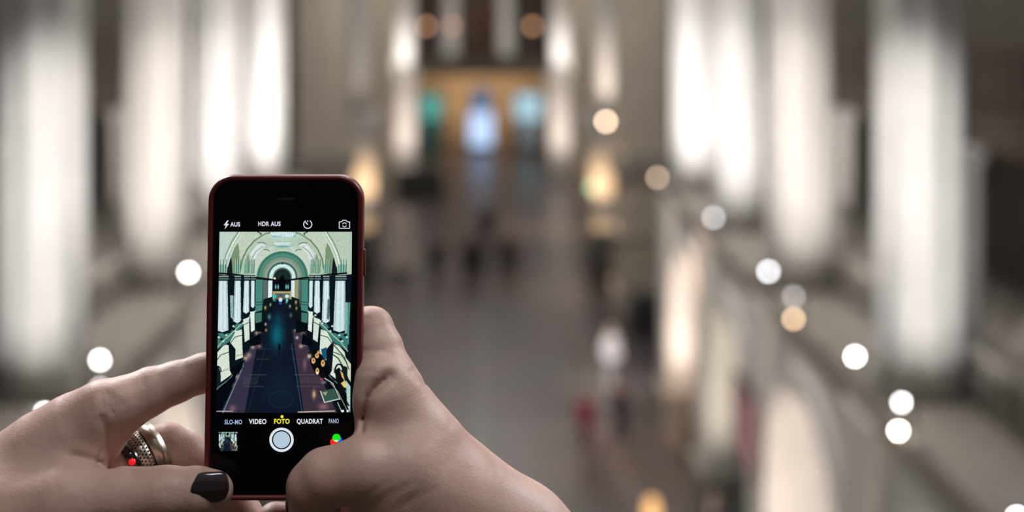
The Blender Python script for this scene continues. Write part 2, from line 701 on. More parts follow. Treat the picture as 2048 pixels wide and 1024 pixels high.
# light of those floodlights and other spots, some added, on the hall
WARM, COOL = (1, .93, .86), (1, .975, .96)
UP = {16.8: (330, COOL, 5200), 22.9: (850, WARM, 2600), 28.7: (1050, COOL, 2600), 34.4: (1400, COOL, 1800)}
for s in (-1, 1):
    for yc, (pw, c, wash) in UP.items():
        xc = 6.1 * s
        spot('column_uplight', (5.35 * s, yc - (3.0 if yc < 20 else 4.3), ZL + .35), (xc, yc, ZL + (2.2 if yc < 20 else 3.2)), pw * 1.0, c, 75, 1, .15)
        spot('added_column_wash', (1.0 * s, yc - 8.5, 16.5), (xc, yc, 10.2), wash * 1.1, c, 17, 1, .2)  # added wash from above the view, evens out the column brightness
    for yc, pw, c in ((16.8, 330, (1, .84, .68)), (22.9, 520, (1, .86, .75)), (28.7, 330, (1, .9, .72)), (34.4, 650, (1, .84, .72))):
        spot('pier_uplight', (4.4 * s, yc - 3.8, 1.6), (5.9 * s, yc, 4.9), pw * 1.5, c, 75, 1, .15)
    spot('end_column_light', (5.6 * s, 82.5, ZL + .3), (5.9 * s, 86.5, ZL + 2.0), 1500, (1, .96, .93), 60, 1, .2)
    spot('end_pier_light', (4.4 * s, 81, 1.0), (5.8 * s, 86, 4.0), 1500, (1, .88, .80), 60, 1, .2)
    spot('far_column_light', (5.4 * s, 54.5, ZL + .2), (6.1 * s, 58, ZL + 2.2), 900 if s > 0 else 150, (1, .86, .74), 60, 1, .2)
    spot('golden_light', (4.7 * s, 55.7, 2.9), (6.0 * s, 58, 4.2), 520, (1, .64, .33), 62, 1, .15)
area('under_balcony_light', (0, 101, 6.4), (0, 104, 2), 800, 8, 1.5, (1, .72, .45))
spot('end_room_light', (-2.7, 98.5, 7.3), (-2.9, 105, 11), 500, (1, .95, .9), 70, 1, .3)
spot('end_room_light', (2.0, 98.5, 7.3), (2.1, 105, 11), 500, (1, .95, .9), 70, 1, .3)
spot('floor_spot', (3.5, 60, 14), (3.6, 66, 0), 8000, (1, .72, .5), 34, 1, .3)
spot('floor_spot', (3.2, 33, 11), (4.1, 38.5, 1), 7500, (1, .92, .88), 20, 1, .3)  # added spot that brightens the visitor in the white coat
spot('floor_spot', (3.5, 26, 12), (4.2, 33, 0), 5000, (1, .66, .45), 34, 1, .3)
spot('floor_spot', (3.9, 44, 12), (3.6, 52, 0), 5000, (1, .72, .55), 34, 1, .3)

# ------------------------------------------------------------------ end room exhibits
def screen_case(label, x, y, wdt, z0, z1, col, k, col2=None, k2=0):
    t = thing('illuminated_exhibit', label, 'illuminated display', (x, y, 0), 'glowing exhibits at the end wall')
    obj('cabinet', BX(-wdt / 2 - .15, wdt / 2 + .15, .05, .6, 0, z1 + .15), M_DARK, t)
    obj('screen', BX(-wdt / 2, wdt / 2, 0, .05, z0, z1), emis('exhibit_' + label[:12], col, k * 1.15), t)
    if col2:
        obj('lower_panel', BX(-wdt * .36, wdt * .36, -.01, .05, .35, z0 - .06), emis('exhibit_low_' + label[:12], col2, k2), t)
    return t


screen_case('teal glowing exhibit at the left of the end wall', (862 - VX) / F * 100, 100, 1.7, 2.6, 4.6, (.13, .55, .48), .62, (.16, .38, .33), .2)
screen_case('blue glowing exhibit in the middle of the end wall', (962 - VX) / F * 99, 99, 1.9, .5, 3.3, (.50, .66, .95), 1.15)
screen_case('tall dark blue exhibit panel behind the middle blue glow', (962 - VX) / F * 101, 101.4, 1.5, 3.3, 4.9, (.20, .34, .55), .5)
screen_case('pale cyan glowing exhibit at the right of the end wall', (1057 - VX) / F * 100, 100, 2.2, 2.5, 4.7, (.45, .68, .78), .85, (.36, .40, .42), .42)
for sx, lb in ((-2.75, 'pale pillar left of the dark statue over the end balcony'), (2.0, 'pale pillar right of the dark statue over the end balcony')):
    bm = bmesh.new()
    lathe(bm, [(.95, 0), (.95, .4), (.75, .5), (.72, 8), (.9, 8.3)], 28)
    o = obj('pillar', bm, M_LIME, None, True)
    o.location = (sx, 104.4, 7.0)
    tag(o, lb, 'pillar', 'pale pillars over the end balcony')
# statue on the balcony: a standing robed figure on a plinth
def f_statue(P):
    d = chain(P, [(0, 0, 1.3, .95), (0, 0, 3.2, .62), (0, 0, 4.6, .72)], .3)
    d = smin(d, cone(P, (-.7, 0, 4.6), (-1.0, -.25, 3.2), .3, .22), .2)
    d = smin(d, cone(P, (.7, 0, 4.6), (.95, -.35, 3.3), .3, .22), .2)
    d = smin(d, cone(P, (0, 0, 5.2), (0, -.05, 5.7), .22, .42), .15)
    return d


V, Q = surface_net(f_statue, (-1.7, -1.3, .2), (1.7, 1.3, 6.5), .09)
t = thing('statue', 'dark brown standing statue high in the middle of the end wall', 'statue', (0, 99.5, 7.0))
M_STAT = mat('stained_oak', (.12, .055, .025), .5, noise=.3, nscale=2)
link('figure', np_mesh('figure', smooth_verts(V, Q, 1), Q), M_STAT, t, True)
obj('plinth', BX(-1, 1, -1, 1, 0, .6), M_GREY, t)

# ------------------------------------------------------------------ things on the hall floor
def case(label, x, y, wx, wy, h, rotz=0):
    t = thing('showcase', label, 'showcase', (x, y, 0), 'dark showcases on the hall floor', rotz)
    obj('cabinet', BX(-wx / 2, wx / 2, -wy / 2, wy / 2, 0, h * .6), M_DARK, t)
    obj('glass_top', BX(-wx / 2 + .03, wx / 2 - .03, -wy / 2 + .03, wy / 2 - .03, h * .6, h),
        mat('smoked_glass', (.05, .06, .06), .1, spec=.6), t)
    return t


case('dark showcase at the far left of the floor near the end pier', -3.9, 76, 3.0, 1.4, 2.0)
case('dark showcase beside the third arcade pier on the right', 6.0, 25.9, 1.0, 2.4, 1.4)
case('dark showcase between the farther arcade piers on the right', 6.0, 31.6, 1.0, 2.4, 1.4)
case('black domed showcase at the foot of the broad right pier', 6.15, 45.3, 1.3, 1.2, 1.5)
case('dark showcase under the golden wall on the right', 5.2, 53.6, .9, 4.0, 2.6)
case('dark showcase under the golden wall on the left', -5.2, 53.6, .9, 4.0, 2.6)
t = thing('display_board', 'tall pale pink display board standing on the left of the far floor', 'display board', (-3.75, 55, 0))
obj('panel', BX(-.55, .55, -.05, .05, .2, 3.0), mat('pale_board', (.62, .52, .46), .7, noise=.08, nscale=2), t)
obj('foot', BX(-.6, .6, -.3, .3, 0, .2), M_DARK, t)
t = thing('banner', 'small pink banner hanging against the arcade pier on the right', 'banner', (5.05, 23.4, 0))
bm = bmesh.new()
box(bm, -.03, .03, -.75, .75, 3.7, 5.0)
bmesh.ops.bevel(bm, geom=list(bm.edges), offset=.01, segments=1, affect='EDGES')
obj('cloth', bm, mat('pink_cloth', (.52, .27, .32), .8, noise=.1, nscale=3), t)
obj('rod', BX(-.03, .12, -.85, .85, 5.0, 5.05), M_DARK, t)
t = thing('orange_spot', 'small glowing lantern on the floor at the bottom right of centre', 'orange_spot', (3.92, 27.9, 0))  # small self-glowing orange shape on the floor
bm = bmesh.new()
lathe(bm, [(.13, .12), (.17, .3), (.17, .75), (.1, .95)], 20)
obj('spot_body', bm, emis('orange_spot_glow', (1, .55, .22), 1.6), t, True)
bm = bmesh.new()
lathe(bm, [(.2, 0), (.2, .12), (.12, .13)], 20)
obj('spot_base', bm, M_DARK, t, True)


# people: a continuous figure each, coat and hair on it
def person_fields(step):
    def body(P):
        d = chain(P, [(0, 0, .95, .15), (0, 0, 1.2, .14), (0, 0, 1.38, .15)], .08)
        d = smin(d, cone(P, (-.14, 0, 1.42), (.14, 0, 1.42), .075, .075), .06)
        for sx in (-1, 1):
            st = step * sx
            d = smin(d, chain(P, [(.09 * sx, 0, .92, .095), (.1 * sx, st * .5, .5, .065), (.1 * sx, st, .09, .045)], .03), .04)
            d = smin(d, cone(P, (.1 * sx, st + .02, .05), (.1 * sx, st - .14, .04), .045, .04), .03)
            d = smin(d, chain(P, [(.19 * sx, 0, 1.40, .055), (.25 * sx, .03, 1.13, .042), (.24 * sx, -.1, .9, .032)], .02), .03)
            d = smin(d, cone(P, (.24 * sx, -.1, .9), (.235 * sx, -.14, .82), .03, .024), .02)
        d = smin(d, cone(P, (0, 0, 1.46), (0, -.01, 1.56), .055, .055), .03)
        d = smin(d, cone(P, (0, -.01, 1.60), (0, 0, 1.66), .085, .095), .03)
        d = smin(d, cone(P, (0, -.1, 1.61), (0, -.115, 1.60), .014, .014), .015)
        return d

    def coat(P):
        d = chain(P, [(0, 0, .84, .19), (0, 0, 1.15, .165), (0, 0, 1.38, .168)], .08)
        d = smin(d, cone(P, (-.15, 0, 1.42), (.15, 0, 1.42), .09, .09), .06)
        for sx in (-1, 1):
            d = smin(d, chain(P, [(.19 * sx, 0, 1.40, .072), (.25 * sx, .03, 1.13, .06), (.24 * sx, -.09, .93, .05)], .02), .04)
        return np.maximum(d, np.maximum(.78 - P[..., 2], P[..., 2] - 1.5))

    def trousers(P):
        d = None
        for sx in (-1, 1):
            st = step * sx
            c = chain(P, [(.09 * sx, 0, .9, .115), (.1 * sx, st * .5, .5, .085), (.1 * sx, st, .12, .07)], .03)
            d = c if d is None else smin(d, c, .03)
        return np.maximum(d, np.maximum(.1 - P[..., 2], P[..., 2] - 1.0))

    def hair(P):
        d = cone(P, (0, .015, 1.62), (0, .012, 1.69), .1, .1)
        return np.maximum(d, -(P[..., 1] + .05) - (P[..., 2] - 1.68))
    return body, coat, trousers, hair


PM = {}


def person(label, px, foot, coatc, legc, hairc=(.03, .02, .015), rotz=0, scale=1., step=.1):
    key = round(step, 2)
    if key not in PM:
        ms = []
        for fn, nm in zip(person_fields(step), ('body', 'coat', 'trousers', 'hair')):
            V, Q = surface_net(fn, (-.4, -.4, -.05), (.4, .4, 1.85), .022)
            ms.append(np_mesh('person_' + nm, smooth_verts(V, Q, 1), Q))
        PM[key] = ms
    d = F * H / foot
    t = thing('person', label, 'person', (at(px, foot, d).x, d, 0), 'visitors on the hall floor', rotz)
    t.scale = (scale,) * 3
    for me, nm, c in zip(PM[key], ('body', 'coat', 'trousers', 'hair'), ((.45, .27, .2), coatc, legc, hairc)):
        me2 = me.copy()
        link(nm, me2, mat('cloth_%s_%s' % (nm, c), c, .8), t, True)
    return t


person('visitor in dark grey, left of the far group standing in the middle', 880, 552, (.04, .04, .04), (.03, .03, .03), step=.05)
person('visitor in black in the middle of the far group', 945, 556, (.02, .02, .02), (.02, .02, .025), rotz=2.5, scale=1.15)
person('second black clad visitor standing close to the middle of the far group', 960, 570, (.025, .02, .02), (.02, .02, .02), rotz=-.6, step=.05, scale=1.1)
person('visitor in black at the right of the far group', 1018, 552, (.02, .02, .02), (.02, .02, .025), rotz=1.0, scale=1.15)
person('black clad visitor touching the right end of the far group', 1036, 564, (.03, .025, .02), (.02, .02, .02), rotz=-2, step=.05)
person('visitor in black leaning in at the left of the middle of the far group', 930, 566, (.02, .02, .02), (.02, .02, .02), rotz=.9, step=.05, scale=1.1)
person('visitor in black at the left side of the far group\'s right half', 1002, 564, (.02, .02, .02), (.02, .02, .02), rotz=-1.4, step=.05, scale=1.1)
person('visitor in black at the left end of the far group', 862, 566, (.03, .03, .03), (.02, .02, .02), rotz=1.5, step=.05)
person('dark clad visitor walking behind the far group', 968, 482, (.05, .03, .03), (.03, .02, .025), rotz=3.0)
person('dark brown clad visitor a step behind the far group', 982, 474, (.06, .035, .03), (.03, .02, .025), rotz=2.0)
person('person in a long white coat standing right of centre', 1222, 778, (.85, .82, .84), (.62, .6, .62), (.4, .35, .3), rotz=.5, step=.05, scale=1.12)
person('person in a magenta top at the lower middle', 1170, 905, (.20, .02, .07), (.10, .07, .10), rotz=.4, scale=.95)
person('person in dark navy beside the magenta top', 1240, 888, (.035, .03, .06), (.02, .02, .035), rotz=-.7)
person('person in pale mauve in front of the magenta top', 1199, 945, (.30, .24, .28), (.30, .27, .30), rotz=2.2, scale=.8, step=.05)
person('person in whitish pink at the bottom edge right of centre', 1430, 1150, (.72, .58, .58), (.1, .08, .08), (.5, .4, .35), rotz=1.2)

# ================================================================== THE PHONE
# phone frame: u to the right, v up the screen (4 degrees back), n towards the viewer
TILT = math.radians(4)
PU, PV, PN = Vector((1, 0, 0)), Vector((0, math.sin(TILT), math.cos(TILT))), Vector((0, -math.cos(TILT), math.sin(TILT)))
PC = at(567.5, 674, PHD)


def uv(px, py):
    """the point of the glass seen at a pixel, in phone coordinates"""
    r = Vector(((px - VX) / F, 1, -py / F))
    o = Vector((0, 0, H))
    k = (PC - o).dot(PN) / r.dot(PN)
    q = o + r * k - PC
    return q.dot(PU), q.dot(PV)


phone = thing('smartphone', 'smartphone in a dark red case, its camera app showing a columned hall', 'phone', PC)
phone.rotation_euler = Matrix((PU, PV, PN)).transposed().to_euler()


def rrect(w, h, r, n=10):
    pts = []
    for cx, cy, a0 in ((w / 2 - r, h / 2 - r, 0), (-w / 2 + r, h / 2 - r, PI / 2), (-w / 2 + r, -h / 2 + r, PI), (w / 2 - r, -h / 2 + r, 1.5 * PI)):
        for i in range(n + 1):
            a = a0 + PI / 2 * i / n
            pts.append((cx + r * math.cos(a), cy + r * math.sin(a)))
    return pts


def stack(bm, layers, cap0=True, cap1=True):
    """loops of equal count joined: each layer is (w, h, r, z)"""
    rings = []
    for w_, h_, r_, z in layers:
        rings.append([bm.verts.new((x, y, z)) for x, y in rrect(w_, h_, r_)])
    n = len(rings[0])
    for a, b in zip(rings, rings[1:]):
        for i in range(n):
            bm.faces.new((a[i], a[(i + 1) % n], b[(i + 1) % n], b[i]))
    if cap0:
        bm.faces.new(rings[0][::-1])
    if cap1:
        bm.faces.new(rings[-1])


W_, H_ = .0700, .1432
bm = bmesh.new()
T = .0105
stack(bm, [(W_ - .006, H_ - .006, .0085, -T), (W_ - .002, H_ - .002, .0105, -T + .001), (W_, H_, .0115, -T + .003), (W_, H_, .0115, -.0018),
           (W_ - .0006, H_ - .0006, .0112, -.0006), (W_ - .0016, H_ - .0016, .0107, .0), (W_ - .0034, H_ - .0034, .0098, -.0001), (W_ - .0050, H_ - .0050, .0090, -.0010),
           (W_ - .0053, H_ - .0053, .0089, -.004)], True, True)
M_CASE = mat('dark_red_silicone', (.125, .014, .017), .38, bump=.08, bscale=900, spec=.45)
obj('case', bm, M_CASE, phone, True)
bm = bmesh.new()
stack(bm, [(W_ - .0056, H_ - .0056, .0088, -.0039), (W_ - .0056, H_ - .0056, .0088, -.0014), (W_ - .0060, H_ - .0060, .0086, -.0010), (W_ - .0070, H_ - .0070, .0082, -.0008)])
M_GLASS = mat('black_front_glass', (.003, .002, .004), .07, spec=.13)
glass = obj('front_glass', bm, M_GLASS, phone, False)
ZG = -.00076
for nm, (y0, y1), sx in (('volume_button', (.024, .033), -1), ('volume_button', (.009, .018), -1), ('mute_switch', (.041, .046), -1), ('power_button', (.026, .038), 1)):
    bm = bmesh.new()
    xs_ = sx * (W_ / 2 - .0004)
    box(bm, min(xs_, xs_ + sx * .0011), max(xs_, xs_ + sx * .0011), y0, y1, -.0068, -.0042)
    obj(nm, bm, M_CASE, phone, True, bevel=.0004)
bm = bmesh.new()
stack(bm, [(.0085, .0010, .00049, ZG - .0001), (.0085, .0010, .00049, ZG + .00003)])
o = obj('earpiece', bm, mat('earpiece_grille', (.006, .005, .006), .5), phone)
u, v = uv(572, 398)
o.location = (u, v, 0)

# ---- the picture in the viewfinder, painted on a fine grid of the display
GW, GH = 340, 464
X0, X1, Y0, Y1 = 438.0, 703.5, 464.0, 826.5
SS = 2
gx, gy = np.meshgrid(X0 + (np.arange(GW * SS) + .5) * (X1 - X0) / (GW * SS), Y0 + (np.arange(GH * SS) + .5) * (Y1 - Y0) / (GH * SS))
IMG = np.zeros(gx.shape + (3,), np.float32)
IMG[:] = (10, 18, 26)


def put(mask, c, a=1.):
    m = (np.clip(mask, 0, 1) * a)[..., None]
    IMG[:] = IMG * (1 - m) + np.array(c, np.float32) * m


def poly(pts, c, a=1.):
    n = len(pts)
    ins = np.zeros(gx.shape, bool)
    j = n - 1
    for i in range(n):
        xi, yi = pts[i]
        xj, yj = pts[j]
        if yi != yj:
            cr = ((yi > gy) != (yj > gy)) & (gx < (xj - xi) * (gy - yi) / (yj - yi) + xi)
            ins ^= cr
        j = i
    put(ins.astype(np.float32), c, a)


def line(pts, c, wd=1., a=1.):
    d = np.full(gx.shape, 1e9, np.float32)
    for (ax, ay), (bx, by) in zip(pts, pts[1:]):
        l2 = (bx - ax) ** 2 + (by - ay) ** 2 + 1e-9
        t = np.clip(((gx - ax) * (bx - ax) + (gy - ay) * (by - ay)) / l2, 0, 1)
        d = np.minimum(d, np.hypot(gx - ax - t * (bx - ax), gy - ay - t * (by - ay)))
    put(np.clip(wd / 2 + .5 - d, 0, 1), c, a)


def ell(cx, cy, rx, ry, c, a=1., soft=0.):
    d = np.hypot((gx - cx) / rx, (gy - cy) / ry)
    if soft:
        m = np.exp(-(d ** 2) * 1.5)
    else:
        m = np.clip((1 - d) * min(rx, ry) + .5, 0, 1)
    put(m, c, a)


def arc(cx, cy, rx, ry, a0, a1, c, wd=1., a=1.):
    pts = [(cx + rx * math.cos(math.radians(t)), cy - ry * math.sin(math.radians(t))) for t in np.linspace(a0, a1, 24)]
    line(pts, c, wd, a)


rng = np.random.RandomState(3)


def mx_(x):
    return 1129.0 - x


def both(fn, pts, *a, **k):
    fn(pts, *a, **k)
    fn([(mx_(x), y) for x, y in pts], *a, **k)


# vault
poly([(430, 460), (710, 460), (710, 552), (430, 552)], (176, 198, 178))
poly([(430, 460), (474, 460), (458, 490), (449, 530), (430, 545)], (190, 210, 200))
poly([(mx_(430), 460), (mx_(474), 460), (mx_(458), 490), (mx_(449), 530), (mx_(430), 545)], (184, 202, 182))
both(poly, [(482, 464), (540, 464), (512, 483), (494, 506), (484, 535), (478, 545), (477, 520), (474, 490)], (192, 206, 186))
both(poly, [(500, 508), (512, 492), (522, 486), (532, 490), (516, 508), (508, 525), (502, 520)], (215, 222, 222))
both(poly, [(504, 540), (508, 522), (520, 504), (540, 494), (556, 494), (530, 512), (516, 530), (511, 548)], (196, 208, 196))
both(poly, [(453, 548), (458, 520), (466, 500), (475, 486), (478, 500), (479, 528), (478, 548)], (122, 146, 112))
both(poly, [(454, 556), (455, 530), (462, 515), (464, 530), (466, 556)], (20, 28, 36))
both(poly, [(488, 548), (490, 525), (496, 508), (499, 520), (500, 548)], (128, 150, 124))
both(line, [(446, 532), (452, 508), (462, 485), (476, 464)], (96, 124, 92), 1.4)
both(line, [(449, 534), (455, 510), (465, 488), (479, 464)], (232, 240, 232), 2.2)
both(line, [(455, 534), (460, 515), (468, 494), (486, 464)], (206, 222, 212), 2.4)
both(line, [(481, 540), (485, 518), (494, 499), (508, 482), (530, 468), (545, 464)], (104, 132, 98), 3)
both(line, [(484, 540), (488, 520), (497, 501), (511, 485), (533, 470)], (178, 198, 170), 1.6)
both(line, [(498, 540), (502, 520), (512, 503), (525, 494)], (120, 150, 128), 1.4)
both(line, [(514, 464), (522, 468), (520, 471)], (40, 52, 44), 2)
both(line, [(515, 486), (525, 486), (531, 489)], (88, 108, 92), 1.6)
both(line, [(528, 500), (535, 500), (538, 503)], (80, 104, 92), 1.5)
ell(565, 473, 46, 9, (200, 225, 215), .6, soft=1)
for dx in range(-24, 25, 4):
    line([(565 + dx, 465), (565 + dx * .8, 474)], (222, 240, 250), 2.2)
    line([(567 + dx, 472), (567 + dx * .8, 475)], (70, 150, 165), 1.2)
for dx in range(-17, 18, 3):
    line([(565 + dx, 486), (565 + dx * .8, 490)], (214, 240, 248), 1.6)
ell(565, 494, 15, 1.6, (90, 160, 165), .8)
# concentric end arches
CX, CY = 565, 556
for rx, ry, c in ((54, 56, (198, 212, 190)), (51.5, 53, (70, 128, 112)), (45, 46, (92, 142, 126)), (39, 40, (124, 146, 128)), (35, 36, (148, 158, 142)), (30, 31, (60, 98, 90)),
                  (26.5, 27, (206, 232, 230)), (19, 20, (92, 110, 106)), (16.5, 17, (26, 42, 44))):
    d = np.hypot((gx - CX) / rx, (gy - CY) / ry)
    put(np.clip((1 - d) * rx + .5, 0, 1) * (gy < 560), c)
arc(CX, CY, 48, 50, 5, 175, (40, 92, 84), 1.2, .8)
arc(CX, CY, 42, 43, 5, 175, (56, 100, 88), 1.0, .7)
ell(565, 528, 1.5, 2, (30, 50, 44))
# springing of the vaults
for x, wv in ((444, 9), (475, 7), (493, 5), (505, 4)):
    for m in (0, 1):
        xx = mx_(x) if m else x
        poly([(xx - wv, 530), (xx + wv, 530), (xx + wv * .9, 548), (xx - wv * .9, 548)], (84, 150, 130), .85)
        for q in (-.6, 0, .6):
            line([(xx + q * wv, 520), (xx + q * wv * .9, 546)], (196, 220, 200), 1.4, .8)
            line([(xx + (q + .3) * wv, 520), (xx + (q + .3) * wv * .9, 546)], (36, 84, 74), 1.2, .8)
# upper storey behind the columns
poly([(430, 549), (550, 562), (550, 640), (430, 720)], (12, 22, 30))
poly([(mx_(430) + 10, 549), (580, 562), (580, 640), (710, 720)], (12, 20, 30))
both(poly, [(512, 560), (526, 561), (526, 622), (512, 626)], (70, 134, 118))
both(poly, [(526, 561), (536, 562), (536, 612), (527, 616)], (84, 108, 104))
poly([(590, 560), (598, 560), (596, 640), (590, 610)], (150, 150, 112))
both(poly, [(512, 628), (525, 626), (525, 645), (513, 648)], (66, 116, 104))
for yb in (607, 612):
    both(line, [(511, yb), (527, yb - 2)], (26, 52, 50), 1.2)
both(line, [(436, 547.5), (470, 550), (548, 561)], (8, 12, 14), 3.2)
# columns: x0, x1 at top, x0, x1 at foot, foot y
for (a, b, c, d, yb, w1) in ((436, 455.5, 435, 459, 666, 215), (470, 482, 468.5, 484, 648, 220), (489, 499, 487.5, 500, 629, 225), (502.5, 510, 503, 510.5, 618, 228)):
    for m in (0, 1):
        P4 = [(a, 563), (b, 563), (d, yb - 4), ((c + d) / 2, yb), (c, yb - 4)]
        if m:
            P4 = [(mx_(x) - (2 if yb > 650 else 0), y) for x, y in P4]
        poly(P4, (w1 - 12, w1 + 8, w1 + 12))
        xa = sorted([P4[0][0], P4[1][0]])
        xb = sorted([P4[4][0], P4[2][0]])
        for q, cc in ((.12, (120, 170, 170)), (.36, (236, 246, 252)), (.58, (180, 208, 206)), (.72, (240, 248, 250)), (.92, (110, 160, 156))):
            line([(xa[0] + q * (xa[1] - xa[0]), 563), (xb[0] + q * (xb[1] - xb[0]), yb - 4)], cc, 1.5, .65)
        # capital
        poly([(xa[0] - 1, 551), (xa[1] + 1, 551), (xa[1] + 1, 561), (xa[0] - 1, 561)], (22, 44, 44))
        for q in np.arange(xa[0], xa[1], 3.2):
            ell(q + 1, 554, 1.3, 1.2, (196, 214, 200))
            ell(q + 1.6, 559, 1.3, .9, (160, 190, 180))
poly([(461, 592), (467.5, 592), (467.5, 640), (463, 636)], (146, 180, 176))
poly([(691, 606), (697, 606), (696, 668), (691, 668)], (130, 172, 166))
poly([(697.5, 606), (701.5, 606), (699, 690), (695, 690)], (70, 138, 130))
poly([(656, 600), (661, 600), (659, 640), (655, 640)], (70, 110, 108))
poly([(537, 562), (545.5, 562), (545, 598), (541, 608), (536.5, 610)], (224, 240, 244))
poly([(582, 562), (590, 562), (590, 608), (586, 604), (582, 594)], (214, 232, 236))
# balustrade shelf with dark capstones
both(poly, [(432, 668), (462, 668), (475, 648), (490, 650), (503, 630), (512, 620), (512, 628), (500, 642), (489, 652), (480, 662), (462, 684), (432, 706)], (60, 120, 112))
for x, y in ((437, 672), (452, 668), (466, 650), (486, 644), (500, 628), (446, 680), (470, 660), (490, 640)):
    for m in (0, 1):
        ell(mx_(x) if m else x, y, 3.2, 2.4, (10, 20, 24))
        ell((mx_(x) if m else x) + 3, y + 4, 2.4, 2, (200, 222, 214))
both(line, [(432, 704), (446, 686), (462, 672), (478, 656), (492, 643), (512, 624)], (186, 206, 176), 1.8)
# lower piers with moulded arches
both(poly, [(502, 625), (510.5, 624), (511.5, 662), (504, 666)], (222, 234, 226))
both(poly, [(488, 640), (500, 636), (501.5, 680), (492, 686), (490, 660)], (212, 226, 214))
both(poly, [(462, 686), (474, 664), (486, 660), (488, 706), (489, 716), (474, 722), (474, 700), (466, 690)], (214, 226, 210))
both(poly, [(431, 740), (438, 706), (452, 690), (460, 692), (463, 742), (467, 750), (440, 770), (436, 742)], (216, 226, 212))
poly([(668, 686), (704, 730), (704, 766), (690, 744), (676, 712)], (206, 218, 190))
both(line, [(462, 690), (472, 676), (486, 672)], (24, 44, 44), 1.3)
both(line, [(433, 728), (444, 712), (462, 705)], (24, 44, 44), 1.4)
both(line, [(434, 704), (450, 692), (462, 686)], (20, 36, 36), 1.3)
both(line, [(488, 652), (500, 646)], (24, 44, 44), 1.2)
both(line, [(446, 745), (464, 738)], (150, 150, 110), 1.2)
both(line, [(474, 714), (489, 710)], (150, 150, 110), 1.2)
both(poly, [(432, 736), (440, 733), (445, 745), (446, 775), (432, 790)], (12, 34, 34))
arc(439, 746, 7, 12, 10, 180, (8, 12, 14), 2)
both(line, [(431, 790), (441, 776), (462, 760), (490, 728)], (110, 160, 140), 1.6)
poly([(644, 700), (655, 696), (655, 720), (648, 722)], (24, 84, 110))
line([(668, 690), (690, 715), (700, 740)], (16, 26, 26), 1.6)
line([(664, 708), (678, 718), (690, 738), (702, 768)], (20, 30, 30), 2.)
# floor
poly([(549, 606), (582, 606), (600, 650), (640, 750), (676, 826), (448, 826), (486, 740), (508, 690), (530, 650)], (16, 22, 36))
poly([(448, 826), (486, 742), (505, 690), (522, 672), (512, 720), (494, 826)], (62, 56, 76), .8)
poly([(586, 660), (604, 660), (634, 735), (678, 828), (612, 828), (598, 740)], (74, 56, 70), .75)
ell(556, 672, 16, 34, (14, 120, 136), .75, soft=1)
ell(558, 640, 10, 16, (20, 70, 84), .6, soft=1)
ell(566, 780, 40, 50, (18, 38, 56), .6, soft=1)
arc(566, 800, 24, 16, 0, 360, (20, 52, 70), 1.2, .8)
for yy, cc in ((751, (96, 100, 108)), (774, (86, 84, 92)), (720, (54, 74, 84)), (700, (40, 64, 76))):
    k = (yy - 600) / 226.
    line([(565 - 104 * k + 6, yy), (565 - 45 * k, yy)], cc, 1.2, .75)
    line([(565 + 40 * k, yy), (565 + 104 * k, yy)], cc, 1.2, .75)
for q in range(12):
    line([(604 + q * 4, 756), (605 + q * 4, 768)], (120, 110, 112), .9, .5)
    line([(492 + q * 2.5, 756), (491 + q * 2.5, 770)], (90, 120, 124), .9, .4)
line([(490, 732), (451, 826)], (112, 142, 146), 2.4, .85)
line([(585, 690), (608, 826)], (60, 96, 106), 1.5, .8)
line([(535, 690), (500, 826)], (34, 50, 64), 1.2, .8)
ell(561, 696, 2.2, 7, (4, 6, 12))
ell(561, 708, 1.6, 7, (6, 20, 30), .8)
ell(631, 790, 4.5, 10, (214, 176, 120), .95, soft=1)
ell(612, 730, 5, 14, (130, 96, 108), .8, soft=1)
for x, y, r, c in ((494, 718, 5, (206, 176, 150)), (500, 712, 6, (170, 140, 140)), (508, 696, 4, (180, 160, 150)), (521, 694, 5, (150, 110, 110)), (522, 664, 4, (190, 130, 110)), (476, 754, 5, (200, 160, 160)),
                   (468, 770, 5, (150, 110, 130)), (470, 762, 3, (130, 40, 50)), (515, 668, 4, (170, 170, 150)), (604, 694, 4, (220, 180, 140)), (612, 690, 3.5, (180, 160, 150)), (596, 677, 3, (220, 230, 235)), (594, 663, 3.4, (150, 190, 186)), (608, 668, 5, (110, 100, 90))):
    ell(x, y, r * 1.2, r * 1.2, c, .85, soft=1)
# dark showcases beside the piers
both(poly, [(431, 826), (431, 790), (466, 756), (480, 742), (470, 770), (447, 820), (440, 826)], (6, 8, 16))
both(poly, [(466, 738), (490, 722), (488, 738), (470, 756)], (6, 10, 16))
both(poly, [(500, 686), (522, 668), (524, 690), (504, 694)], (8, 10, 18))
both(poly, [(512, 650), (536, 640), (536, 668), (516, 664)], (6, 14, 18))
poly([(528, 600), (548, 594), (552, 610), (538, 640), (526, 640)], (10, 22, 26))
poly([(582, 594), (600, 600), (602, 640), (590, 640), (580, 612)], (16, 22, 24))
for x, y, c, r in ((532, 617, (226, 190, 120), 3.5), (533, 650, (210, 220, 230), 3), (534, 662, (230, 150, 130), 3), (593, 606, (206, 190, 130), 3.5), (594, 618, (190, 180, 110), 3), (542, 611, (190, 190, 170), 3),
                   (540, 635, (90, 140, 140), 5), (574, 606, (190, 190, 170), 2.5), (581, 614, (180, 190, 180), 3), (583, 632, (90, 110, 110), 4)):
    ell(x, y, r * .8, r * 1.3, c, .9, soft=1)
